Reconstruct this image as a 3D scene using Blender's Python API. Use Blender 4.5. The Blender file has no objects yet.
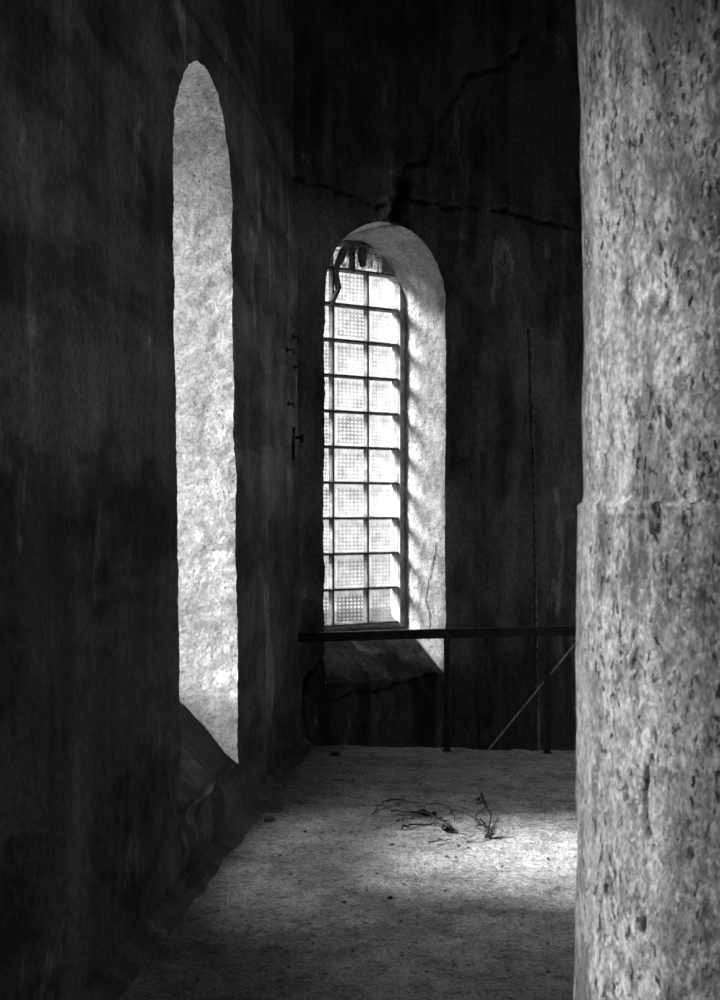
import bpy, math, random
import numpy as np

S = bpy.context.scene
COL = S.collection
random.seed(7)
PI = math.pi

# ------------------------------------------------------------------ helpers
def link(o):
    COL.objects.link(o)
    return o

def mesh_obj(name, verts, faces, mat=None, parent=None, smooth=True, attrs=None, uvs=None):
    me = bpy.data.meshes.new(name)
    me.from_pydata([tuple(map(float, v)) for v in verts], [], [tuple(map(int, f)) for f in faces])
    me.validate()
    if attrs:
        for k, a in attrs.items():
            at = me.attributes.new(k, 'FLOAT', 'POINT')
            at.data.foreach_set('value', np.asarray(a, dtype=np.float32))
    if uvs is not None:
        ul = me.uv_layers.new(name='UVMap')
        ul.data.foreach_set('uv', np.asarray(uvs, dtype=np.float32).ravel())
    me.polygons.foreach_set('use_smooth', [smooth] * len(me.polygons))
    if mat:
        me.materials.append(mat)
    o = bpy.data.objects.new(name, me)
    link(o)
    if parent:
        o.parent = parent
    return o

def tag(o, label, cat, group=None):
    o['label'] = label
    o['category'] = cat
    if group:
        o['group'] = group
    return o

def struct(o):
    o['kind'] = 'structure'
    return o

def empty(name, loc=(0, 0, 0), rz=0.0):
    o = bpy.data.objects.new(name, None)
    o.empty_display_size = .1
    o.location = loc
    o.rotation_euler = (0, 0, rz)
    return link(o)

# ---- vectorised value noise
def _hash(i, j, k, seed):
    h = (i * 374761393 + j * 668265263 + k * 2147483647 + seed * 1274126177) & 0xffffffff
    h = ((h ^ (h >> 13)) * 1274126177) & 0xffffffff
    h = ((h ^ (h >> 16)) * 2246822519) & 0xffffffff
    return ((h ^ (h >> 15)) & 0xffff) / 65535.0

def vnoise(p, seed=0):
    f = np.floor(p).astype(np.int64)
    t = p - f
    t = t * t * (3 - 2 * t)
    r = 0
    for a in (0, 1):
        wa = t[:, 0] if a else 1 - t[:, 0]
        for b in (0, 1):
            wb = t[:, 1] if b else 1 - t[:, 1]
            for c in (0, 1):
                wc = t[:, 2] if c else 1 - t[:, 2]
                r = r + wa * wb * wc * _hash(f[:, 0] + a, f[:, 1] + b, f[:, 2] + c, seed)
    return r * 2 - 1

def fbm(p, scale, octaves=4, seed=0, gain=.5):
    r = 0
    a = 1.0
    for o in range(octaves):
        r = r + a * vnoise(p * scale + 17.3 * o, seed + o)
        scale *= 2.03
        a *= gain
    return r

def wobble(p, amps):
    """continuous 3-D displacement field; amps = [(scale, amplitude, octaves)]"""
    d = np.zeros_like(p)
    for n, (sc, am, oc) in enumerate(amps):
        for ax in range(3):
            d[:, ax] += am * fbm(p, sc, oc, seed=31 * n + 7 * ax + 3)
    return d

def seg_dist(q, a, b):
    a = np.array(a); b = np.array(b)
    ab = b - a
    t = np.clip(((q - a) @ ab) / max(1e-9, ab @ ab), 0, 1)
    return np.linalg.norm(q - (a + t[:, None] * ab), axis=1)

def poly_dist(q, pts):
    return np.min([seg_dist(q, pts[i], pts[i + 1]) for i in range(len(pts) - 1)], axis=0)

class MB:
    """collects boxes, bars, tubes into ONE mesh"""
    def __init__(self):
        self.v = []; self.f = []
    def add(self, vs, fs):
        b = len(self.v)
        self.v += [tuple(x) for x in vs]
        self.f += [tuple(i + b for i in f) for f in fs]
    def box(self, lo, hi, bev=0.0):
        x0, y0, z0 = lo; x1, y1, z1 = hi
        if bev <= 0:
            self.add([(x0, y0, z0), (x1, y0, z0), (x1, y1, z0), (x0, y1, z0), (x0, y0, z1), (x1, y0, z1), (x1, y1, z1), (x0, y1, z1)],
                     [(0, 3, 2, 1), (4, 5, 6, 7), (0, 1, 5, 4), (1, 2, 6, 5), (2, 3, 7, 6), (3, 0, 4, 7)])
        else:
            c = bev
            r = [(x0 + c, y0), (x1 - c, y0), (x1, y0 + c), (x1, y1 - c), (x1 - c, y1), (x0 + c, y1), (x0, y1 - c), (x0, y0 + c)]
            ri = [(x0 + c, y0 + c), (x1 - c, y0 + c), (x1 - c, y0 + c), (x1 - c, y1 - c), (x1 - c, y1 - c), (x0 + c, y1 - c), (x0 + c, y1 - c), (x0 + c, y0 + c)]
            rings = [[(x, y, z0) for x, y in ri], [(x, y, z0 + c) for x, y in r], [(x, y, z1 - c) for x, y in r], [(x, y, z1) for x, y in ri]]
            vs = sum(rings, []); fs = []
            for k in range(3):
                for i in range(8):
                    j = (i + 1) % 8
                    fs.append((k * 8 + i, k * 8 + j, k * 8 + 8 + j, k * 8 + 8 + i))
            fs.append(tuple(reversed(range(8)))); fs.append(tuple(range(24, 32)))
            self.add(vs, fs)
    def tube(self, pts, rad, n=8, jitter=0.0):
        pts = [np.array(p, float) for p in pts]
        rads = rad if isinstance(rad, (list, tuple)) else [rad] * len(pts)
        vs = []; fs = []
        for i, p in enumerate(pts):
            d = pts[min(i + 1, len(pts) - 1)] - pts[max(i - 1, 0)]
            d = d / (np.linalg.norm(d) + 1e-9)
            up = np.array((0, 0, 1.)) if abs(d[2]) < .9 else np.array((1., 0, 0))
            a = np.cross(d, up); a /= np.linalg.norm(a); b = np.cross(d, a)
            for k in range(n):
                t = 2 * PI * k / n
                r = rads[i] * (1 + jitter * random.uniform(-1, 1))
                vs.append(p + a * r * math.cos(t) + b * r * math.sin(t))
        for i in range(len(pts) - 1):
            for k in range(n):
                l = (k + 1) % n
                fs.append((i * n + k, i * n + l, i * n + n + l, i * n + n + k))
        fs.append(tuple(range(n))); fs.append(tuple(reversed(range((len(pts) - 1) * n, len(pts) * n))))
        self.add(vs, fs)
    def bar(self, a, b, w, h):
        """rectangular bar from a to b; h = the size along world z (or y for uprights)"""
        a = np.array(a, float); b = np.array(b, float)
        d = b - a; d /= np.linalg.norm(d)
        up = np.array((0, 0, 1.)) if abs(d[2]) < .9 else np.array((0, 1., 0))
        s = np.cross(d, up); s /= np.linalg.norm(s); t = np.cross(s, d)
        c = min(w, h) * .12
        prof = [(-w/2 + c, -h/2), (w/2 - c, -h/2), (w/2, -h/2 + c), (w/2, h/2 - c), (w/2 - c, h/2), (-w/2 + c, h/2), (-w/2, h/2 - c), (-w/2, -h/2 + c)]
        vs = [p + s * x + t * y for p in (a, b) for x, y in prof]
        fs = [(i, (i + 1) % 8, 8 + (i + 1) % 8, 8 + i) for i in range(8)] + [tuple(reversed(range(8))), tuple(range(8, 16))]
        self.add(vs, fs)
    def prism(self, poly, y0, y1):
        """polygon in x,z extruded along y"""
        n = len(poly)
        vs = [(x, y0, z) for x, z in poly] + [(x, y1, z) for x, z in poly]
        fs = [tuple(range(n)), tuple(reversed(range(n, 2 * n)))] + [(i, i + n, (i + 1) % n + n, (i + 1) % n) for i in range(n)]
        self.add(vs, fs)
    def build(self, name, mat, parent=None, smooth=False):
        return mesh_obj(name, self.v, self.f, mat, parent, smooth)

# ------------------------------------------------------------------ materials
class NT:
    def __init__(self, name):
        self.m = bpy.data.materials.new(name)
        self.m.use_nodes = True
        self.t = self.m.node_tree
        self.t.nodes.clear()
        self.out = self.t.nodes.new('ShaderNodeOutputMaterial')
        self.geo = self.t.nodes.new('ShaderNodeTexCoord')
        self.pos = self.geo.outputs['Object']
    def n(self, kind, **kw):
        nd = self.t.nodes.new(kind)
        for k, v in kw.items():
            setattr(nd, k, v)
        return nd
    def put(self, sock, v):
        if hasattr(v, 'is_output'):
            self.t.links.new(v, sock)
        else:
            sock.default_value = v
    def vec(self, scale=(1, 1, 1), loc=(0, 0, 0), rot=(0, 0, 0)):
        m = self.n('ShaderNodeMapping')
        self.put(m.inputs['Vector'], self.pos)
        m.inputs['Scale'].default_value = scale
        m.inputs['Location'].default_value = loc
        m.inputs['Rotation'].default_value = rot
        return m.outputs[0]
    def noise(self, scale, detail=4, rough=.55, dist=0.0, vec=None):
        nd = self.n('ShaderNodeTexNoise')
        self.put(nd.inputs['Vector'], vec or self.pos)
        nd.inputs['Scale'].default_value = scale
        nd.inputs['Detail'].default_value = detail
        nd.inputs['Roughness'].default_value = rough
        nd.inputs['Distortion'].default_value = dist
        return nd.outputs[0]
    def voronoi(self, scale, vec=None, rand=1.0):
        nd = self.n('ShaderNodeTexVoronoi')
        self.put(nd.inputs['Vector'], vec or self.pos)
        nd.inputs['Scale'].default_value = scale
        nd.inputs['Randomness'].default_value = rand
        return nd.outputs['Distance']
    def rng(self, v, a, b, c=0.0, d=1.0, smooth=True):
        nd = self.n('ShaderNodeMapRange')
        nd.interpolation_type = 'SMOOTHSTEP' if smooth else 'LINEAR'
        self.put(nd.inputs[0], v)
        for i, x in enumerate((a, b, c, d)):
            self.put(nd.inputs[i + 1], x)
        return nd.outputs[0]
    def math(self, op, a, b=0.0):
        nd = self.n('ShaderNodeMath', operation=op)
        self.put(nd.inputs[0], a); self.put(nd.inputs[1], b)
        return nd.outputs[0]
    def mix(self, f, a, b):
        nd = self.n('ShaderNodeMix', data_type='FLOAT')
        self.put(nd.inputs[0], f); self.put(nd.inputs[2], a); self.put(nd.inputs[3], b)
        return nd.outputs[0]
    def attr(self, name):
        nd = self.n('ShaderNodeAttribute', attribute_name=name)
        return nd.outputs['Fac']
    def gray(self, v):
        nd = self.n('ShaderNodeCombineColor')
        for i in range(3):
            self.put(nd.inputs[i], v)
        return nd.outputs[0]
    def finish(self, value, rough=.9, bump=None, dist=.01, spec=.2, metal=0.0):
        b = self.n('ShaderNodeBsdfPrincipled')
        self.put(b.inputs['Base Color'], self.gray(value))
        self.put(b.inputs['Roughness'], rough)
        b.inputs['Specular IOR Level'].default_value = spec
        b.inputs['Metallic'].default_value = metal
        if bump is not None:
            bp = self.n('ShaderNodeBump')
            bp.inputs['Distance'].default_value = dist
            bp.inputs['Strength'].default_value = 1.0
            self.put(bp.inputs['Height'], bump)
            self.t.links.new(bp.outputs[0], b.inputs['Normal'])
        self.t.links.new(b.outputs[0], self.out.inputs[0])
        return self.m

def wall_material(name, lo, hi, reveal_lo, reveal_hi, tide=None, streak_rot=None, low_dark_k=.5, top_shade_z=(4.0, 5.1)):
    """sooty old plaster; the recesses are made paler (attribute 'recess_tone'); cracks are full of dirt (attribute 'crack')"""
    k = NT(name)
    big = k.noise(.9, 5, .55)
    mid = k.noise(3.2, 7, .62, .6, k.vec((1, 1, .55)))
    drip = k.noise(5.5, 6, .6, .2, k.vec((1, 1, .09)))
    fine = k.noise(38, 6, .65)
    v = k.rng(big, .36, .66)
    v = k.math('MULTIPLY', v, .35)
    v = k.math('ADD', v, k.math('MULTIPLY', k.rng(mid, .38, .66), .35))
    v = k.math('ADD', v, k.math('MULTIPLY', k.rng(drip, .4, .68), .3))
    base = k.mix(v, lo, hi)
    # flaked patches where the lighter coat still holds
    patch = k.rng(k.noise(2.3, 8, .68, .4, k.vec((1, 1, .4), (4, 2, 7))), .58, .62)
    base = k.math('MULTIPLY', base, k.mix(patch, .9, 1.9))
    if tide is not None:
        z = k.n('ShaderNodeSeparateXYZ'); k.put(z.inputs[0], k.pos)
        edge = k.math('ADD', z.outputs[2], k.math('MULTIPLY', k.math('SUBTRACT', k.noise(1.1, 5, .6), .5), 1.3))
        low_dark = k.rng(edge, tide - .12, tide + .16, 1, 0)
        base = k.math('MULTIPLY', base, k.mix(low_dark, 1.0, low_dark_k))  # damp stain on the left wall; the back wall is simply darker low down
        # shade painted into the colour of the upper walls, with a ragged lower edge
        top_shade = k.rng(k.math('ADD', edge, k.math('MULTIPLY', mid, .8)), top_shade_z[0], top_shade_z[1])
        base = k.math('MULTIPLY', base, k.mix(top_shade, 1.0, .38))
    if streak_rot is not None:
        # old diagonal trowel and soot smears above the tide line
        sm = k.noise(2.4, 6, .6, .3, k.vec((1, .33, 1.0), (0, 3, 0), streak_rot))
        base = k.math('MULTIPLY', base, k.rng(sm, .40, .56, .42, 1.0))
    base = k.math('MULTIPLY', base, k.rng(fine, .32, .68, .72, 1.25))
    base = k.math('MULTIPLY', base, k.mix(k.attr('sill_shade'), 1.0, .27))  # sill colour darkened to stand in for its shade
    # paler recess
    w1 = k.noise(5.5, 8, .68, .5)
    w2 = k.noise(26, 7, .7, .2)
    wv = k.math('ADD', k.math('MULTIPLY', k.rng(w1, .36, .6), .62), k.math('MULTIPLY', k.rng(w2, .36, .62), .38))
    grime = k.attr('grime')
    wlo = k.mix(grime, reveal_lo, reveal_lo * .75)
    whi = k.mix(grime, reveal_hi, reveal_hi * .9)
    recess_tone = k.mix(wv, wlo, whi)
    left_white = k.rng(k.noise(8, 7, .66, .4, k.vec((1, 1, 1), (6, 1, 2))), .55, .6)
    recess_tone = k.mix(k.math('MULTIPLY', left_white, k.math('MULTIPLY', grime, .8)), recess_tone, reveal_hi)
    recess_tone = k.math('MULTIPLY', recess_tone, k.rng(k.noise(70, 5, .7), .34, .6, .68, 1.08))
    specks = k.rng(k.voronoi(30, k.vec((1, 1, .55))), .08, .2, .35, 1.0)
    specks = k.math('MAXIMUM', specks, k.rng(k.noise(7, 4, .6), .42, .56, 0, 1))
    recess_tone = k.math('MULTIPLY', recess_tone, specks)
    w = k.attr('recess_tone')
    val = k.mix(w, base, recess_tone)
    val = k.mix(k.attr('crack'), val, .012)
    bump = k.math('ADD', k.math('MULTIPLY', k.noise(55, 8, .7), .4), k.math('MULTIPLY', k.noise(14, 6, .6), 1.0))
    bump = k.math('MULTIPLY', bump, k.mix(w, .4, 1.0))
    return k.finish(val, .92, bump, .03, .12)

def floor_material():
    k = NT('dusty_concrete')
    big = k.noise(1.6, 5, .6)
    mid = k.noise(7, 7, .65)
    fine = k.noise(70, 5, .7)
    v = k.math('ADD', k.math('MULTIPLY', k.rng(big, .35, .65), .5), k.math('MULTIPLY', k.rng(mid, .35, .65), .5))
    val = k.mix(v, .14, .36)
    val = k.math('MULTIPLY', val, k.rng(fine, .32, .68, .55, 1.35))
    sp = k.rng(k.voronoi(26, k.vec((1, .8, 1))), .05, .14, .25, 1.0)
    sp = k.math('MAXIMUM', sp, k.rng(k.noise(3.0, 4, .6), .44, .54, 0, 1))
    val = k.math('MULTIPLY', val, sp)
    val = k.math('MULTIPLY', val, k.rng(k.noise(24, 5, .7, .4), .36, .5, .55, 1.05))
    val = k.mix(k.attr('crack'), val, .03)
    bump = k.math('ADD', k.math('MULTIPLY', k.noise(90, 6, .7), .5), k.math('MULTIPLY', k.noise(22, 6, .65), 1.0))
    return k.finish(val, .95, bump, .03, .1)

def column_material():
    k = NT('flaking_column_plaster')
    long_ = k.noise(11, 6, .62, .35, k.vec((1, 1, .13)))
    mott = k.noise(9, 9, .7, .6, k.vec((1, 1, .6)))
    grain = k.noise(60, 7, .7, .3, k.vec((1, 1, .6)))
    v = k.math('ADD', k.math('MULTIPLY', k.rng(long_, .38, .62), .4), k.math('MULTIPLY', k.rng(mott, .38, .62), .32))
    v = k.math('ADD', v, k.math('MULTIPLY', k.rng(grain, .36, .64), .28))
    val = k.mix(v, .10, .86)
    calm = k.rng(k.noise(4.5, 5, .6, .3, k.vec((1, 1, .4), (8, 2, 5))), .45, .58, 0, .8)
    val = k.mix(calm, val, k.mix(k.rng(long_, .3, .7), .30, .52))
    val = k.math('MULTIPLY', val, k.rng(k.noise(34, 6, .72, .5, k.vec((1, 1, .55), (7, 7, 7))), .40, .58, k.mix(calm, .5, .85), 1.12))
    val = k.math('MULTIPLY', val, k.rng(k.noise(110, 4, .7, .2, k.vec((1, 1, .6))), .36, .62, .62, 1.15))
    # white flecks of lime
    fl = k.rng(k.noise(75, 5, .6, .2, k.vec((1, 1, .7))), .56, .63)
    fl = k.math('MULTIPLY', fl, k.rng(k.noise(6, 5, .65), .40, .56))
    val = k.mix(k.math('MULTIPLY', fl, .8), val, .78)
    # bare grey render where the coat came off
    bare = k.rng(k.noise(3.6, 8, .7, .5, k.vec((1, 1, .4), (3, 1, 9))), .55, .6)
    val = k.mix(k.math('MULTIPLY', bare, .75), val, k.mix(grain, .08, .22))
    # ragged pits and spatters, some of them run together into upright scars
    wn = k.n('ShaderNodeTexNoise'); k.put(wn.inputs['Vector'], k.pos); wn.inputs['Scale'].default_value = 38; wn.inputs['Detail'].default_value = 4
    wa = k.n('ShaderNodeVectorMath', operation='MULTIPLY_ADD')
    k.t.links.new(wn.outputs['Color'], wa.inputs[0]); wa.inputs[1].default_value = (1.3, 1.3, 1.3); k.t.links.new(k.vec((50, 50, 19)), wa.inputs[2])
    pit = k.rng(k.voronoi(1.0, wa.outputs[0]), .10, .26, 1, 0)
    pit = k.math('MULTIPLY', pit, k.rng(k.noise(10, 5, .65, 0, k.vec((1, 1, .6), (5, 5, 2))), .50, .57))
    pit2 = k.rng(k.noise(64, 5, .66, .5, k.vec((1, 1, .42), (2, 8, 1))), .57, .63)
    pit2 = k.math('MULTIPLY', pit2, k.rng(k.noise(6, 6, .68, 0, k.vec((1, 1, .45), (1, 4, 6))), .44, .54))
    pit = k.math('MAXIMUM', pit, pit2)
    val = k.mix(k.math('MULTIPLY', pit, .9), val, .025)
    val = k.mix(k.attr('crack'), val, .012)
    bump = k.math('ADD', k.math('MULTIPLY', mott, .6), k.math('MULTIPLY', grain, .5))
    bump = k.math('SUBTRACT', bump, k.math('MULTIPLY', pit, .5))
    run = k.math('MULTIPLY', k.attr('runoff_and_shade'), k.rng(k.noise(9, 6, .65, .3, k.vec((1, 1, .14), (3, 3, 3))), .30, .55))
    val = k.math('MULTIPLY', val, k.mix(run, 1.0, .32))  # dark runs, plus shade painted on the column's right side
    return k.finish(val, .9, bump, .018, .15)

def simple(name, lo, hi, scale=12, rough=.7, spec=.3, metal=0.0, bump=.004):
    k = NT(name)
    nz = k.noise(scale, 6, .65)
    val = k.mix(k.rng(nz, .35, .65), lo, hi)
    return k.finish(val, rough, k.noise(scale * 4, 5, .6), bump, spec, metal)

def glass_block_material():
    k = NT('pressed_glass')
    uv = k.n('ShaderNodeSeparateXYZ'); k.put(uv.inputs[0], k.geo.outputs['UV'])
    def wave(s, n):
        return k.math('SINE', k.math('MULTIPLY', s, n * 2 * PI))
    a = wave(uv.outputs[0], 4.5)
    b = wave(uv.outputs[1], 4.5)
    a = k.math('MULTIPLY', a, a); b = k.math('MULTIPLY', b, b)
    dots = k.rng(k.math('MULTIPLY', a, b), .12, .55, 1, 0)
    # plain rim around the waffle
    def rim(s):
        return k.math('MULTIPLY', k.rng(s, .06, .10), k.rng(s, .82, .9, 1, 0))
    m = k.math('MULTIPLY', rim(uv.outputs[0]), rim(uv.outputs[1]))
    m = k.math('MULTIPLY', m, k.rng(k.noise(3, 2), .38, .62, .6, 1.0))
    pat = k.math('MULTIPLY', k.math('MULTIPLY', dots, m), k.attr('waffle'))
    edge = k.math('MULTIPLY',
                  k.math('MULTIPLY', k.rng(uv.outputs[0], .0, .05), k.rng(uv.outputs[0], .95, 1.0, 1, 0)),
                  k.math('MULTIPLY', k.rng(uv.outputs[1], .0, .05), k.rng(uv.outputs[1], .95, 1.0, 1, 0)))
    dirt = k.rng(k.noise(14, 7, .7), .42, .58, .80, 1.0)
    val = k.math('MULTIPLY', k.mix(pat, 1.0, .38), k.math('MULTIPLY', dirt, k.mix(edge, .45, 1.0)))
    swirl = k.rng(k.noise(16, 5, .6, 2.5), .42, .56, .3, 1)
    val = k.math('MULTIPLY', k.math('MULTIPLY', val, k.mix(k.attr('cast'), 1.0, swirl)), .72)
    tr = k.n('ShaderNodeBsdfTransparent'); k.put(tr.inputs[0], k.gray(val))
    tl = k.n('ShaderNodeBsdfTranslucent'); k.put(tl.inputs[0], k.gray(k.math('MULTIPLY', val, .9)))
    gl = k.n('ShaderNodeBsdfGlossy'); gl.inputs['Roughness'].default_value = .15
    k.put(gl.inputs[0], (.9, .9, .9, 1))
    bp = k.n('ShaderNodeBump'); bp.inputs['Distance'].default_value = .006; k.put(bp.inputs['Height'], k.math('SUBTRACT', 1.0, pat))
    for s in (tl, gl):
        k.t.links.new(bp.outputs[0], s.inputs['Normal'])
    m1 = k.n('ShaderNodeMixShader'); m1.inputs[0].default_value = .08
    k.t.links.new(tr.outputs[0], m1.inputs[1]); k.t.links.new(tl.outputs[0], m1.inputs[2])
    m2 = k.n('ShaderNodeMixShader'); m2.inputs[0].default_value = .05
    k.t.links.new(m1.outputs[0], m2.inputs[1]); k.t.links.new(gl.outputs[0], m2.inputs[2])
    k.t.links.new(m2.outputs[0], k.out.inputs[0])
    return k.m

def pane_material(name, lo, hi):
    k = NT(name)
    tr = k.n('ShaderNodeBsdfTransparent')
    k.put(tr.inputs[0], k.gray(k.rng(k.noise(4, 5), .3, .7, lo, hi)))
    gl = k.n('ShaderNodeBsdfGlossy'); gl.inputs['Roughness'].default_value = .05
    m = k.n('ShaderNodeMixShader'); m.inputs[0].default_value = .06
    k.t.links.new(tr.outputs[0], m.inputs[1]); k.t.links.new(gl.outputs[0], m.inputs[2])
    k.t.links.new(m.outputs[0], k.out.inputs[0])
    return k.m

M_LEFT = wall_material('sooty_plaster_left', .12, .40, .5, .97, tide=1.75, low_dark_k=.42, top_shade_z=(3.5, 5.0), streak_rot=(math.radians(-52), 0, 0))
M_BACK = wall_material('sooty_plaster_back', .045, .36, .40, .82, tide=.55)  # tide only sets where the lower part turns darker
M_DARK = simple('soot_grey_plaster', .06, .13, 3, .95, .1)
M_FLOOR = floor_material()
M_COLUMN = column_material()
M_IRON = simple('black_iron', .015, .04, 20, .6, .35, .3)
M_BRIGHT = simple('worn_steel_bar', .22, .5, 40, .4, .5, .8)
M_PIPE = simple('rusty_pipe', .03, .3, 30, .7, .3, .2)
M_MORTAR = simple('cement_mortar', .07, .2, 18, .95, .1)
M_CEMENT = simple('pale_cement', .22, .42, 14, .95, .1)
M_RUBBLE = simple('rubble_chip', .025, .08, 30, .9, .15)
M_BRICK = simple('broken_brick', .06, .16, 25, .95, .1)
M_TWIG = simple('dry_twig', .015, .05, 40, .9, .1)
M_GLASS = glass_block_material()
M_PANE = pane_material('clear_pane', .86, .97)
M_DIM = pane_material('dimming_pane', .27, .43)  # tint cuts the added window's light on the column

# ------------------------------------------------------------------ measurements (metres)
EYE = 1.61
LX = -1.34                    # inner face of the left wall
CY = 8.50                     # corner of left wall and back wall
TH = math.radians(50)
U = np.array([math.sin(TH), math.cos(TH), 0])        # along the back wall
NO = np.array([-math.cos(TH), math.sin(TH), 0])      # out through the back wall
CORNER = np.array([LX, CY, 0])

# ------------------------------------------------------------------ a wall segment with an arched, splayed opening
def arched_segment(s0, s1, z0, z1, c, r, zsill, zs, T, splay, rise, dz=.02, ds=.02, dzj=None):
    za = zs + r
    n1 = max(2, int((zsill - z0) / dz)); n2 = int((zs - zsill) / dz); n3 = 44; n4 = max(2, int((z1 - za) / (dz * 1.3)))
    zr = list(np.linspace(z0, zsill, n1 + 1)) + list(np.linspace(zsill, zs, n2 + 1)[1:])
    sl = [c - r] * (n1 + n2 + 1); sr = [c + r] * (n1 + n2 + 1)
    for k in range(1, n3 + 1):
        t = PI / 2 * k / n3
        zr.append(zs + r * math.sin(t)); sl.append(c - r * math.cos(t)); sr.append(c + r * math.cos(t))
    ks = n1; ka = n1 + n2 + n3
    nL = max(2, int((c - r - s0) / ds)); nR = max(2, int((s1 - c - r) / ds)); nM = max(4, int(2 * r / ds))
    V = []; W = []; F = []
    def add(s, d, z, w):
        V.append((s, d, z)); W.append(w); return len(V) - 1
    L = []; R = []
    for i in range(ka + 1):
        e = 1.0 if i >= ks else 0.0
        L.append([add(s0 + (sl[i] - s0) * j / nL, 0, zr[i], 0) for j in range(nL + 1)])
        if i == ka:
            R.append([L[i][nL]] + [add(sr[i] + (s1 - sr[i]) * j / nR, 0, zr[i], 0) for j in range(1, nR + 1)])
        else:
            R.append([add(sr[i] + (s1 - sr[i]) * j / nR, 0, zr[i], 0) for j in range(nR + 1)])
    Mg = []
    for i in range(ks + 1):
        Mg.append([L[i][nL]] + [add(sl[i] + (sr[i] - sl[i]) * j / nM, 0, zr[i], 0) for j in range(1, nM)] + [R[i][0]])
    top = [L[ka] + R[ka][1:]]
    for z in np.linspace(za, z1, n4 + 1)[1:]:
        top.append([add(V[k][0], 0, z, 0) for k in top[0]])
    def grid(g):
        for i in range(len(g) - 1):
            for j in range(len(g[0]) - 1):
                q = [g[i][j], g[i][j + 1], g[i + 1][j + 1], g[i + 1][j]]
                if len(set(q)) >= 3:
                    F.append(tuple(dict.fromkeys(q)))
    for g in (L, R, Mg, top):
        grid(g)
    ring = [L[i][nL] for i in range(ks, ka + 1)] + [R[i][0] for i in range(ka - 1, ks - 1, -1)] + [Mg[ks][j] for j in range(nM - 1, 0, -1)]
    kind = ['j'] * (2 * (ka - ks) + 1) + ['s'] * (nM - 1)
    m = max(4, int(T / ds))
    prev = ring
    for q in range(0, m + 1):
        t = q / m
        r2 = r - splay * t; zb = zsill + rise * t
        cur = []
        for idx, kd in zip(ring, kind):
            s, _, z = V[idx]
            if z > zs:
                s2 = c + (s - c) * r2 / r; z2 = zs + (z - zs) * r2 / r
            else:
                s2 = c + (s - c) * r2 / r; z2 = zb + (z - zsill) * (zs - zb) / (zs - zsill)
            # q = 0 repeats the rim so that the paler tone has a clean arris there
            cur.append(add(s2, T * t, z2, 1.0 if kd == 'j' else .0))
        if q > 0:
            for i in range(len(ring)):
                j = (i + 1) % len(ring)
                F.append((prev[i], prev[j], cur[j], cur[i]))
        prev = cur
    return np.array(V, float), np.array(W, float), F

# ------------------------------------------------------------------ left wall (two windows: one in view, one unseen, added beside the camera to light the column)
W1 = dict(c=5.765, r=.605, zsill=.30, zs=3.08, T=.5, splay=.05, rise=.55)
W3 = dict(W1, c=2.25)
Z0, Z1 = -1.7, 6.3

def lean(z):
    return -.012 * (z - EYE)

def to_left(V):
    """(along, depth, z) -> room coordinates"""
    return np.stack([LX - V[:, 1], V[:, 0], V[:, 2]], axis=1)

def to_back(V):
    return CORNER + V[:, :1] * U + V[:, 1:2] * NO + V[:, 2:3] * np.array([0, 0, 1.])

WOB = [(.8, .012, 2), (5, .006, 3), (28, .0042, 3)]

VA, WA, FA = arched_segment(3.3, CY + .12, Z0, Z1, dz=.015, ds=.02, **W1)
VB, WB, FB = arched_segment(-3.0, 3.3, Z0, Z1, dz=.015, ds=.12, **W3)
V = np.vstack([VA, VB]); Wt = np.concatenate([WA, WB]); Fc = FA + [tuple(i + len(VA) for i in f) for f in FB]
P = to_left(V)
sz = np.stack([V[:, 0], V[:, 2]], axis=1)
jit = np.stack([fbm(P, 3.5, 4, 5), fbm(P, 3.5, 4, 9)], axis=1)
q = sz + jit * .03
face = V[:, 1] < .002
joint = [(3.0, 3.90), (5.0, 3.89), (5.9, 3.87), (7.2, 3.90), (8.62, 3.90)]
dj = poly_dist(q, joint)
crack = np.clip(1 - dj / (.018 + .006 * np.clip(fbm(P, 2, 2, 3), -1, 1)), 0, 1) * face
notch = poly_dist(sz + jit * .03, [(5.90, 3.63), (6.02, 3.56)])          # broken arris at the crown
chip = np.clip(1 - notch / .05, 0, 1)
# ragged plaster below the sill
sillchip = np.clip(1 - poly_dist(sz + jit * .06, [(5.2, .30), (5.7, .22), (6.3, .28)]) / .09, 0, 1) * face
P = P + wobble(P, WOB)
P[:, 0] -= crack * .03 + sillchip * .035
P[:, 2] += chip * .03
P[:, 0] += lean(P[:, 2])
arris = 1 - np.clip(np.abs(V[:, 1]) / .02, 0, 1)
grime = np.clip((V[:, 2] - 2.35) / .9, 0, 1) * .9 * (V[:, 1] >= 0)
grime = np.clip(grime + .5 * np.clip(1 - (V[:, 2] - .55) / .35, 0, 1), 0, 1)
wall_left = struct(mesh_obj('wall_left', P, Fc, M_LEFT, attrs={'recess_tone': Wt, 'crack': np.clip(crack + chip * .4, 0, 1), 'grime': grime, 'sill_shade': (V[:, 1] > .002) * (1 - Wt)}))

# ------------------------------------------------------------------ back wall (angled like a side of an octagon)
W2 = dict(c=.730, r=.527, zsill=.40, zs=3.16, T=.62, splay=.07, rise=.45)
VC, WC, FC = arched_segment(-.14, 2.75, Z0, Z1, dz=.018, ds=.016, **W2)
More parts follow.
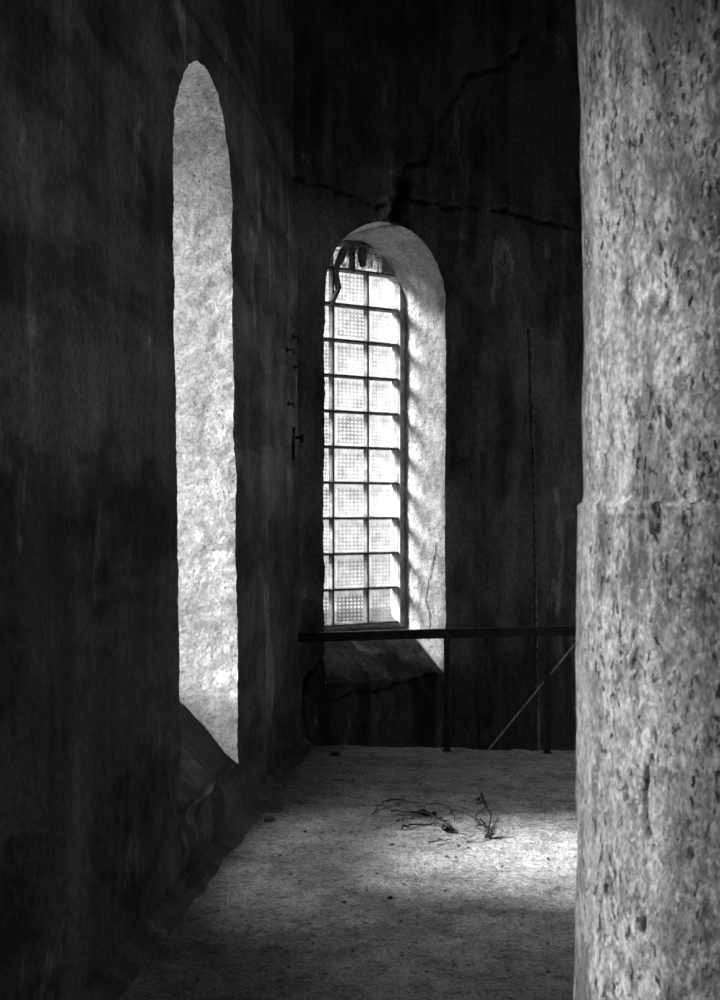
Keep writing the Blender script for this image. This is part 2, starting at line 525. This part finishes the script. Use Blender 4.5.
# plain continuation behind the column
b0 = len(VC)
plain = []; PF = []
for i, s in enumerate((2.5, 3.6, 4.6)):
    for j, z in enumerate((Z0, 2.0, Z1)):
        plain.append((s, .05, z))
for i in range(2):
    for j in range(2):
        PF.append((i * 3 + j, i * 3 + 3 + j, i * 3 + 4 + j, i * 3 + 1 + j))
P = to_back(VC)
sz = np.stack([VC[:, 0], VC[:, 2]], axis=1)
jit = np.stack([fbm(P, 4, 4, 15), fbm(P, 4, 4, 19)], axis=1)
q = sz + jit * .035 + np.stack([fbm(P, 14, 3, 21), fbm(P, 14, 3, 23)], axis=1) * .02
face = VC[:, 1] < .002
cr = []
def add_crack(pts, w, qq=q, only=face):
    cr.append(np.clip(1.25 - poly_dist(qq, pts) / (w * .85), 0, 1) * only)
add_crack([(-.14, 3.9), (.25, 3.87), (.66, 3.80), (.82, 3.90), (1.0, 3.86), (1.5, 3.88), (2.7, 3.92)], .014)
add_crack([(.84, 3.66), (.84, 3.95), (.86, 4.10), (.98, 4.13), (1.06, 4.15), (1.10, 4.32)], .016)
add_crack([(1.08, 4.3), (1.12, 4.42), (1.3, 4.55), (1.5, 4.9), (1.95, 5.15), (2.6, 5.8)], .009)
add_crack([(.80, 3.72), (.83, 3.82), (.86, 3.92), (.84, 4.02)], .075)
add_crack([(.93, 4.0), (.90, 3.97)], .045)
add_crack([(.02, .18), (.05, .42), (.13, .56), (.2, .58)], .012)
add_crack([(.15, .3), (.5, .31), (.75, .36), (1.2, .40)], .012)
soff = VC[:, 1] > .002
# fissure across the soffit of the arch and a fine one down the right jamb
sd = np.stack([VC[:, 0], VC[:, 1]], axis=1) + jit * .03
up = (VC[:, 2] > 3.3)
cr.append(np.clip(1.2 - poly_dist(sd, [(.84, 0), (.76, .12), (.66, .24), (.58, .34), (.50, .46)]) / .022, 0, 1) * soff * up)
dzq = np.stack([VC[:, 1], VC[:, 2]], axis=1) + jit * .02
rj = soff & (VC[:, 0] > .9) & (VC[:, 2] < 3)
cr.append(np.clip(1.2 - poly_dist(dzq, [(.10, 1.35), (.16, 1.15), (.20, .95), (.17, .8), (.19, .62)]) / .012, 0, 1) * rj)
crack = np.max(cr, axis=0)
P = P + wobble(P, WOB)
P = P + crack[:, None] * face[:, None] * NO * .035
P[:, 2] += crack * soff * up * .03
P = np.vstack([P, to_back(np.array(plain, float))])
nP = len(plain)
grime = np.concatenate([np.clip((VC[:, 2] - 2.9) /   .5, 0, 1) * .1, np.zeros(nP)])
wall_back = struct(mesh_obj('wall_back', P, FC + [tuple(i + b0 for i in f) for f in PF], M_BACK,
                            attrs={'recess_tone': np.concatenate([WC, np.zeros(nP)]), 'crack': np.concatenate([crack, np.zeros(nP)]), 'grime': grime, 'sill_shade': np.concatenate([(VC[:, 1] > .002) * (1 - WC) * .4, np.zeros(nP)])}))

# ------------------------------------------------------------------ floor: platform, its edge, and the stairwell floor below
EDGE = CY + .02
xs = np.concatenate([np.linspace(-1.62, 1.1, 150), np.linspace(1.3, 4.0, 8)])
ys = np.concatenate([np.linspace(-3.1, 3.5, 10), np.linspace(3.6, EDGE, 260)])
prof = [(y, 0.0) for y in ys] + [(EDGE + .01, -.02), (EDGE + .012, -.25), (EDGE + .012, -1.6), (10.5, -1.6), (12.6, -1.6)]
V = np.array([(x, y, z) for (y, z) in prof for x in xs], float)
nx = len(xs)
F = [(i * nx + j, i * nx + j + 1, (i + 1) * nx + j + 1, (i + 1) * nx + j) for i in range(len(prof) - 1) for j in range(nx - 1)]
flat = V[:, 2] > -.001
qq = V[:, :2] + np.stack([fbm(V, 6, 4, 41), fbm(V, 6, 4, 43)], axis=1) * .035
fc = [[(-.62, 6.55), (-.55, 6.9), (-.40, 6.88)], [(-.42, 6.75), (-.25, 6.82), (-.15, 6.6), (-.02, 6.3)],
      [(-.55, 6.6), (-.4, 6.62), (-.3, 6.45), (-.2, 6.3), (-.12, 6.15)], [(-.5, 6.3), (-.38, 6.35), (-.22, 6.32)], [(-.2, 6.1), (-.05, 6.12), (.1, 6.25)]]
crack = np.max([np.clip(1.1 - poly_dist(qq, p) / .010, 0, 1) for p in fc], axis=0) * flat
V[:, 2] += (fbm(V, 1.1, 2, 50) * .006 + fbm(V, 9, 3, 53) * .004 + fbm(V, 30, 2, 57) * .002 - crack * .01) * flat
rim = np.abs(V[:, 1] - EDGE) < .02
V[:, 1] += rim * fbm(V, 4, 4, 61) * .02 * (V[:, 2] > -.1)
V[:, 2] -= rim * np.clip(fbm(V, 7, 3, 66), 0, 1) * .02 * (V[:, 2] > -.1)
struct(mesh_obj('floor', V, F, M_FLOOR, attrs={'crack': crack}))

# concrete fillet along the foot of the left wall
n = 180
V = []; F = []
prof = [(-.06, .07), (.0, .065), (.02, .055), (.035, .03), (.07, .02), (.085, -.012)]
for i in range(n + 1):
    y = 1.0 + (CY - 1.0) * i / n
    for (dx, z) in prof:
        V.append((LX + lean(0) + .005 + dx, y, z))
V = np.array(V, float)
V += wobble(V, [(3, .006, 3), (20, .004, 2)])
m = len(prof)
F = [(i * m + j, i * m + j + 1, (i + 1) * m + j + 1, (i + 1) * m + j) for i in range(n) for j in range(m - 1)]
struct(mesh_obj('baseboard_left', V, F, M_LEFT))

# the rest of the room, out of the frame
def sheet(name, pts, mat):
    return struct(mesh_obj(name, pts, [(0, 1, 2, 3)], mat, smooth=False))
sheet('wall_right', [(3.6, -3.1, Z0), (3.6, 13, Z0), (3.6, 13, Z1 + .1), (3.6, -3.1, Z1 + .1)], M_DARK)
sheet('wall_near', [(-1.7, -2.9, Z0), (4.0, -2.9, Z0), (4.0, -2.9, Z1 + .1), (-1.7, -2.9, Z1 + .1)], M_DARK)
sheet('ceiling', [(-1.7, -3.1, Z1 - .1), (4.0, -3.1, Z1 - .1), (4.0, 13, Z1 - .1), (-1.7, 13, Z1 - .1)], M_DARK)

# ------------------------------------------------------------------ windows
def window_frame(name, w, pane):
    """iron-barred clear window set at the outer end of a recess in the left wall"""
    root = struct(empty(name, (LX - w['T'] + .04 + lean(2.0), w['c'], 0), PI / 2))
    r = w['r'] - w['splay']; zb = w['zsill'] + w['rise'] - .04; zs = w['zs']
    f = MB()
    arc = [(r * math.cos(t), zs + r * math.sin(t)) for t in np.linspace(0, PI, 25)]
    path = [(r, zb)] + arc + [(-r, zb)]
    f.tube([(x, 0, z) for x, z in path] + [(r, 0, zb)], .03, 6)
    for x in (-r / 3, r / 3):
        f.bar((x, 0, zb), (x, 0, zs + math.sqrt(r * r - x * x)), .022, .03)
    z = zb + .45
    while z < zs + .2:
        h = r if z < zs else math.sqrt(r * r - (z - zs) ** 2)
        f.bar((-h, 0, z), (h, 0, z), .03, .022)
        z += .45
    f.build('window_frame', M_IRON, root)
    p = MB()
    p.prism([(x * .995, z) for x, z in path], -.003, .003)
    p.build('glass_pane', pane, root)
    return root
window_frame('window_1', W1, M_PANE)
window_frame('window_added', W3, M_DIM)  # unseen window, added so that the column gets light

# window 2: panel of pressed glass blocks
pd = .45
root = empty('window_2', tuple(CORNER + NO * pd), math.atan2(U[1], U[0]))
struct(root)
cols = [(.268, .560), (.572, .872), (.884, 1.160)]
ZB, PITCH, NR = .762, .2665, 10
J = .012
blocks = []      # x0,x1,z0,z1,cast
for k in range(NR):
    for ci, (a, b) in enumerate(cols):
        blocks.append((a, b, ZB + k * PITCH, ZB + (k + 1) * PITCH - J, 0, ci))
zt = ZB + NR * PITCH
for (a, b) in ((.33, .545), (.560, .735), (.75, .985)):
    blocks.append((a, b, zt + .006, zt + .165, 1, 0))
V = []; F = []; UVs = []; waf = []; cst = []
rnd = random.Random(3)
for (a, b, z0, z1, cast, ci) in blocks:
    y0, y1 = 0.0, .055
    rx = rnd.uniform(-.003, .003); yo = rnd.uniform(-.004, .004); rt = rnd.uniform(-.004, .004)
    w = [rnd.uniform(.75, 1.1), rnd.uniform(.6, 1.0), rnd.uniform(.3, .65)][ci]
    e = .012
    base = len(V)
    # front face pillowed 7x7 grid, sides, plain back
    n = 6
    for i in range(n + 1):
        for j in range(n + 1):
            u, v = i / n, j / n
            d = min(u, v, 1 - u, 1 - v)
            V.append((a + (b - a) * u + rx + rt * (v - .5), y0 + yo + (e if d == 0 else 0) + (.0 if d == 0 else -.003), z0 + (z1 - z0) * v + rt * (u - .5)))
            waf.append(w); cst.append(cast)
    for i in range(n):
        for j in range(n):
            q = [(i, j), (i + 1, j), (i + 1, j + 1), (i, j + 1)]
            F.append(tuple(base + p * (n + 1) + r_ for p, r_ in q))
            UVs += [(p / n, r_ / n) for p, r_ in q]
    b2 = len(V)
    for (u, v) in ((0, 0), (1, 0), (1, 1), (0, 1)):
        V.append((a + (b - a) * u + rx, y1, z0 + (z1 - z0) * v)); waf.append(w * .3); cst.append(cast)
    F.append((b2 + 3, b2 + 2, b2 + 1, b2)); UVs += [(0, 1), (1, 1), (1, 0), (0, 0)]
    c4 = [base, base + n * (n + 1), base + (n + 1) ** 2 - 1, base + n]
    for i in range(4):
        j = (i + 1) % 4
        F.append((c4[i], b2 + i, b2 + j, c4[j])); UVs += [(.045, .5)] * 4
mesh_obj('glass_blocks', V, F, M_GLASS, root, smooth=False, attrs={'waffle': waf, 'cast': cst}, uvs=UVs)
g = MB()
x0, x1 = .268, 1.160
for k in range(NR + 1):
    z = ZB + k * PITCH - J
    g.box((x0 - .004, .008, z - .001), (x1 + .004, .118, z + J + .001))
for a, b in ((.560, .572), (.872, .884)):
    g.box((a - .001, .0085, ZB), (b + .001, .0615, zt))
g.build('mortar_joint', M_MORTAR, root)
# cement surround filling the arch around the blocks
s = MB()
rr = W2['r'] - W2['splay'] * pd / W2['T']; cx, zs = W2['c'], W2['zs']
L_, R_ = cx - rr - .03, cx + rr + .03
s.box((L_, -.012, ZB - .08), (x0, .1, zs))
s.box((x1, -.012, ZB - .08), (R_, .1, zs))
s.box((x0, -.006, ZB - .1), (x1, .1, ZB - J))
n = 20
ro = rr + .03
def arc(a0, a1, m=16):
    return [(cx + ro * math.cos(t), zs + ro * math.sin(t)) for t in np.linspace(a0, a1, m)]
def ang_z(z): return math.asin(min(1, (z - zs) / ro))
ztop = zt + .17
a_zt = ang_z(zt)
s.prism([(R_, zs)] + arc(0, a_zt, 10) + [(x1, zt), (x1, zs)], -.012, .1)
s.prism([(x0, zs), (x0, zt)] + list(reversed([(2 * cx - x, z) for x, z in arc(0, a_zt, 10)])) [::1] + [(L_, zs)], -.012, .1)
a_tt = ang_z(ztop)
s.prism([(.99, zt)] + [(cx + ro * math.cos(a_zt), zt)] + arc(a_zt, a_tt, 8)[1:] + [(.99, ztop)], -.012, .1)
s.prism([(.325, ztop), (.325, zt)] + [(2 * cx - x, z) for x, z in arc(a_zt, a_tt, 8)], -.012, .1) if 2 * cx - (cx + ro * math.cos(a_tt)) < .325 else None
s.prism(arc(a_tt, PI - a_tt, 24), -.012, .1)
s.box((.545, -.004, zt), (.560, .09, ztop)); s.box((.735, -.004, zt), (.75, .09, ztop))
s.build('cement_surround', M_CEMENT, root)
# ragged mortar and plaster that has slumped over the top blocks
bm = MB()
def blob(pts, y0=-.03, y1=.02):
    bm.prism(pts, y0, y1)
blob([(.634, 3.572), (.690, 3.597), (.638, 3.475), (.600, 3.430), (.590, 3.360), (.614, 3.270), (.562, 3.168), (.548, 3.124), (.527, 3.163), (.588, 3.258), (.572, 3.358), (.570, 3.426), (.618, 3.541)])
blob([(.716, 3.590), (.740, 3.590), (.736, 3.395), (.69, 3.41), (.712, 3.46)], -.028)
blob([(.795, 3.59), (.842, 3.59), (.846, 3.52), (.829, 3.45), (.808, 3.455), (.790, 3.52)], -.029)
blob([(.60, 3.70), (.62, 3.63), (.72, 3.60), (.86, 3.62), (.98, 3.60), (1.0, 3.70)], -.027)
bm.build('broken_mortar', M_MORTAR, root)

# ------------------------------------------------------------------ column in the right foreground
CCX, CCY, CR = .618, 2.82, .43
zz = np.concatenate([np.linspace(0, .35, 14), np.linspace(.36, 2.95, 360), np.linspace(3.0, Z1 - .12, 60)])
na = 620
V = []
for z in zz:
    for a in range(na):
        t = 2 * PI * a / na
        V.append((math.cos(t), math.sin(t), z))
V = np.array(V)
Q = np.stack([V[:, 0] * CR, V[:, 1] * CR, V[:, 2]], axis=1)
edge_z = fbm(Q, 3, 3, 80) * .008
rad = np.interp(V[:, 2] + edge_z, [0, .6, 1.55, 1.612, 1.624, 1.634, 1.65, 2.2, 2.9, 6.3], [CR + .018, CR + .012, CR + .004, CR + .004, CR + .007, CR - .006, CR - .009, CR - .006, CR + .006, CR + .012])
rad = rad + fbm(Q, 2.2, 3, 71) * .004 + fbm(Q * np.array([1, 1, .5]), 16, 4, 74) * .0035
ang = np.arctan2(V[:, 1], V[:, 0])
uz = np.stack([ang * CR, V[:, 2]], axis=1) + np.stack([fbm(Q, 12, 3, 86), fbm(Q, 12, 3, 88)], axis=1) * .008
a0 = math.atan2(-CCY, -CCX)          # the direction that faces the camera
def cp(da, z): return ((a0 + da) * CR, z)
gouges = [[cp(-.615, 1.10), cp(-.625, 1.05), cp(-.61, 1.01), cp(-.60, .965)], [cp(-.63, .80), cp(-.63, .77)],
          [cp(-.70, 1.33), cp(-.72, 1.29)], [cp(-.75, 1.05), cp(-.75, 1.03)]]
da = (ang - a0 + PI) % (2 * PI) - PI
runoff_and_shade = np.clip((da + .62 + fbm(Q * np.array([1, 1, .2]), 3, 3, 91) * .10) / .22, 0, 1) * np.clip((.5 - da) / .3, 0, 1) * .7  # streaks of runoff with shade painted into the right-hand side
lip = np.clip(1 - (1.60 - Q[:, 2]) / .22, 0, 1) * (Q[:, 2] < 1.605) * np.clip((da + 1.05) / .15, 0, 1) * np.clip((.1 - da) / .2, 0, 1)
runoff_and_shade = np.maximum(runoff_and_shade, lip * .9)
cr = np.max([np.clip(1.2 - poly_dist(uz, g_) / .0048, 0, 1) for g_ in gouges], axis=0)
rad = rad - cr * .015
V = np.stack([CCX + V[:, 0] * rad, CCY + V[:, 1] * rad, V[:, 2]], axis=1)
F = [(i * na + j, i * na + (j + 1) % na, (i + 1) * na + (j + 1) % na, (i + 1) * na + j) for i in range(len(zz) - 1) for j in range(na)]
tag(mesh_obj('column', V, F, M_COLUMN, attrs={'crack': cr, 'runoff_and_shade': runoff_and_shade}),
    'thick round column of pale pitted flaking plaster with a ledge halfway up, right foreground', 'column')

# ------------------------------------------------------------------ railing along the platform edge
ry = CY - .09
rl = tag(empty('railing', (.1, ry, 0)), 'dark iron railing with one top rail crossing below the glass block window', 'railing')
def rz(x): return .752 + (x + 1.307) * .0363
mb = MB(); mb.bar((-1.335 - .1, 0, rz(-1.335)), (1.7 - .1, 0, rz(1.7)), .05, .062); mb.build('top_rail', M_IRON, rl)
for x in (-.328, .340, 1.62):
    mb = MB()
    mb.bar((x - .1, .0, -.005), (x - .1, .0, rz(x) - .025), .04, .04)
    mb.box((x - .1 - .03, -.03, -.006), (x - .1 + .03, .03, .005), .002)
    mb.build('post', M_IRON, rl)
mb = MB(); mb.bar((-.06 - .1, .045, -.01), (.575 - .1, .045, .785), .009, .011)
b = mb.build('diagonal_brace', M_BRIGHT, rl); b['label'] = 'thin shiny diagonal bar'

# ------------------------------------------------------------------ thin pipe up the back wall
def bwp(s, z, d=0.0):
    return CORNER + U * s - NO * d + np.array([0, 0, z])
mb = MB()
pts = [bwp(2.05 + .145 * t + .004 * math.sin(9 * t), 3.02 - (3.02 + 1.61) * t, .035 + .012 * math.sin(5 * t)) for t in np.linspace(0, 1, 40)]
mb.tube(pts, .012, 8, .25)
tag(mb.build('pipe', M_PIPE, None, True), 'thin rusty pipe standing upright against the dark wall right of the glass block window', 'pipe')

# ------------------------------------------------------------------ small irons in the left wall next to the corner
def lwp(y, z, out=0.0):
    return np.array([LX + lean(z) + out, y, z])
def iron_peg(y, z, ln, label, drop=0.0, r=.007):
    mb = MB()
    p = lwp(y, z, -.03)
    mb.tube([p, lwp(y, z, ln), lwp(y, z - drop, ln + .006)] if drop else [p, lwp(y, z, ln)], r, 7, .15)
    mb.box(tuple(lwp(y - .014, z - .016, -.02)), tuple(lwp(y + .014, z + .016, .008)), .002)
    return tag(mb.build('wall_peg', M_IRON), label, 'wall peg', 'iron pegs in the left wall')
iron_peg(8.33, 2.58, .028, 'short straight iron peg in the left wall, just below the topmost peg by the corner')
iron_peg(8.30, 2.78, .03, 'topmost small iron peg in the left wall beside the dark corner', .03)
iron_peg(8.05, 2.66, .035, 'small bent iron peg in the left wall a little away from the corner', .03)
iron_peg(8.06, 2.31, .035, 'small iron peg in the left wall between the bent peg and the hinge bracket', .03)
br = tag(empty('hinge_bracket', tuple(lwp(8.27, 2.10))), 'dark iron hinge bracket on the left wall by the corner, lowest of the wall irons', 'bracket')
mb = MB(); mb.box((-.03, -.02, -.15), (.01, .02, .07), .003); mb.build('mounting_plate', M_IRON, br)
mb = MB(); mb.tube([(0, 0, 0), (.045, .0, .0), (.055, .0, -.01)], .010, 8); mb.tube([(.055, 0, -.035), (.055, 0, .02)], .013, 8); mb.build('hinge_pin', M_IRON, br)

# ------------------------------------------------------------------ things lying on the floor
def wig(pts, n=6, j=.02, z=.008, lift=.012):
    out = []
    for i in range(len(pts) - 1):
        for k in range(n):
            t = k / n
            x = pts[i][0] * (1 - t) + pts[i + 1][0] * t; y = pts[i][1] * (1 - t) + pts[i + 1][1] * t
            out.append((x + random.uniform(-j, j) * .5, y + random.uniform(-j, j), z + random.uniform(0, lift)))
    out.append((pts[-1][0], pts[-1][1], z))
    return out
mb = MB()
for pts, r in (([(-.66, 6.55), (-.60, 6.88), (-.42, 6.86)], .0035), ([(-.55, 6.62), (-.38, 6.62), (-.29, 6.50), (-.22, 6.28)], .0045),
               ([(-.48, 6.30), (-.38, 6.38), (-.30, 6.40), (-.23, 6.30)], .0045), ([(-.52, 6.42), (-.44, 6.50), (-.36, 6.60)], .003),
               ([(-.42, 6.75), (-.32, 6.82), (-.26, 6.80), (-.24, 6.66), (-.215, 6.5)], .0025), ([(-.26, 6.29), (-.24, 6.27), (-.215, 6.27)], .011),
               ([(-.40, 6.61), (-.36, 6.62), (-.32, 6.61)], .010), ([(-.32, 6.02), (-.27, 6.07), (-.215, 6.1)], .003)):
    w = wig(pts)
    mb.tube(w, [r * random.uniform(.6, 1.3) for _ in w], 6, .2)
tag(mb.build('twig_tangle', M_TWIG, None, True), 'tangle of thin dark dry twigs spread on the lit floor', 'twigs')
sp = tag(empty('dry_sprig', (-.075, 6.3, 0)), 'dead upright sprig with a dark leaf clump, right of the twig tangle on the floor', 'dead plant')
mb = MB()
w = [(.03, -.12, .005), (.035, .0, 0.008), (.045, .15, 0.014), (.05, .30, 0.018), (.02, .45, 0.024), (-.01, .58, 0.028)]
mb.tube(w, [.010, .006, .004, .004, .004, .003], 6, .2)
mb.tube([(.0, .10, .01), (-.03, .22, .03), (.03, .36, .045)], .003, 6, .2)
mb.build('stem', M_TWIG, sp, True)
rn = random.Random(5)
def leaf(c, s):
    a = rn.uniform(0, 2 * PI); d = np.array([math.cos(a), math.sin(a), rn.uniform(-.2, .7)]); w_ = np.array([-math.sin(a), math.cos(a), rn.uniform(-.3, .3)])
    c = np.array(c)
    th = np.array([0, 0, .002])
    top = [c, c + d * s * .4 + w_ * s * .22 + th, c + d * s, c + d * s * .4 - w_ * s * .22 + th]
    lf.add(top + [p - th for p in top], [(0, 1, 2, 3), (7, 6, 5, 4), (0, 4, 5, 1), (1, 5, 6, 2), (2, 6, 7, 3), (3, 7, 4, 0)])
for c, spread, k, s in (((.0, .52, .03), .04, 16, .035), ((.0, .05, .02), .05, 18, .035), ((.04, -.1, .02), .035, 12, .03)):
    lf = MB()
    for _ in range(k):
        leaf((c[0] + rn.gauss(0, spread * .4), c[1] + rn.gauss(0, spread * .6), max(.006, c[2] + rn.uniform(-.02, .02))), s * rn.uniform(.6, 1.2))
    lf.build('leaf_clump', M_TWIG, sp)

def stone_mesh(seed, flat=.5):
    rs = random.Random(seed)
    import bmesh
    bm_ = bmesh.new()
    bmesh.ops.create_icosphere(bm_, subdivisions=2, radius=1)
    for v in bm_.verts:
        h = 1 + .22 * math.sin(3 * v.co.x + seed) * math.cos(2.6 * v.co.y - seed) + rs.uniform(-.1, .1)
        v.co *= h
        v.co.z = max(-.3, v.co.z) * flat
        v.co.x = max(-.8, min(.85, v.co.x))
    me = bpy.data.meshes.new('chip')
    bm_.to_mesh(me); bm_.free()
    return me
def stone(name, me, mat, x, y, s, rz_, label, cat, group=None, sq=1.0):
    if not me.materials:
        me.materials.append(mat)
    o = bpy.data.objects.new(name, me)
    o.location = (x, y, s * .14 + .001); o.scale = (s, s * sq, s); o.rotation_euler = (0, 0, rz_)
    link(o)
    return tag(o, label, cat, group)
stone('brick_fragment', stone_mesh(11, .7), M_BRICK, -1.17, 6.40, .034, .4, 'grey broken brick piece lying by the foot of the left wall', 'brick piece', None, .7)
stone('rubble_chip', stone_mesh(12, .6), M_RUBBLE, -1.05, 8.15, .035, 1.4, 'dark rubble chip near the back left corner of the floor', 'rubble')
chips = [stone_mesh(20 + i, .55) for i in range(4)]
rc = random.Random(12)
spots = [(-.44, 7.35), (-.09, 7.5), (.027, 5.69), (-.18, 6.02), (-.62, 5.1), (-.44, 5.18), (-.95, 6.2), (-1.0, 5.75), (-.9, 5.45), (-.5, 6.0)]
while len(spots) < 70:
    y = 4.3 + 4.0 * rc.random() ** 1.3
    x = rc.uniform(-1.12, .3)
    if x < .045 * y + .1:
        spots.append((x, y))
for i, (x, y) in enumerate(spots):
    big = i < 10
    stone('floor_chip', chips[i % 4], M_RUBBLE, x, y, rc.uniform(.009, .014) if big else rc.uniform(.004, .009), rc.uniform(0, 6), 'small dark chip scattered on the dusty concrete floor', 'chip', 'dark chips scattered on the floor', rc.uniform(.6, 1))

# ------------------------------------------------------------------ daylight
w = bpy.data.worlds.new('world'); S.world = w; w.use_nodes = True
nt = w.node_tree; nt.nodes.clear()
out = nt.nodes.new('ShaderNodeOutputWorld'); bg = nt.nodes.new('ShaderNodeBackground')
tc = nt.nodes.new('ShaderNodeTexCoord'); sx = nt.nodes.new('ShaderNodeSeparateXYZ'); rp = nt.nodes.new('ShaderNodeValToRGB')
nt.links.new(tc.outputs['Generated'], sx.inputs[0])
mr = nt.nodes.new('ShaderNodeMapRange'); mr.inputs[1].default_value = -1; mr.inputs[2].default_value = 1
nt.links.new(sx.outputs[2], mr.inputs[0]); nt.links.new(mr.outputs[0], rp.inputs[0])
e = rp.color_ramp.elements
e[0].position = .47; e[0].color = (.12, .12, .12, 1)
e[1].position = .5; e[1].color = (.2, .2, .2, 1)
e3 = e.new(.59); e3.color = (.22, .22, .22, 1)
e2 = e.new(.72); e2.color = (1, 1, 1, 1)
nt.links.new(rp.outputs[0], bg.inputs[0]); bg.inputs[1].default_value = 8.0
nt.links.new(bg.outputs[0], out.inputs[0])

sun = bpy.data.lights.new('sun', 'SUN'); sun.energy = 30.0; sun.angle = math.radians(19)
so = link(bpy.data.objects.new('sun', sun))
from mathutils import Vector
D = Vector((.88, .075, -.45)).normalized()
so.rotation_euler = D.to_track_quat('-Z', 'Y').to_euler()

def portal(name, loc, n_in, wdt, hgt):
    l = bpy.data.lights.new(name, 'AREA'); l.shape = 'RECTANGLE'; l.size = wdt; l.size_y = hgt; l.cycles.is_portal = True
    o = link(bpy.data.objects.new(name, l)); o.location = loc
    o.rotation_euler = Vector(n_in).to_track_quat('-Z', 'Z').to_euler()
portal('daylight_portal', (LX - .62, W1['c'], 2.2), (1, 0, 0), 1.2, 3.1)
portal('daylight_portal', (LX - .62, W3['c'], 2.2), (1, 0, 0), 1.2, 3.1)
pc = CORNER + U * .73 + NO * .72
portal('daylight_portal', (pc[0], pc[1], 2.2), tuple(-NO), 1.1, 3.1)

# ------------------------------------------------------------------ camera
cam = bpy.data.cameras.new('camera')
co = link(bpy.data.objects.new('camera', cam))
co.location = (0, 0, EYE)
co.rotation_euler = (PI / 2, 0, math.atan(136 / 1250))
cam.sensor_width = 36; cam.lens = 45; cam.shift_y = .011
cam.dof.use_dof = True; cam.dof.focus_distance = 8.8; cam.dof.aperture_fstop = 8
S.camera = co
S.view_settings.view_transform = 'Standard'
S.view_settings.look = 'None'
S.view_settings.gamma = 1.0
S.view_settings.use_curve_mapping = False
S.view_settings.exposure = 0.6
S.cycles.max_bounces = 8
S.cycles.transparent_max_bounces = 16
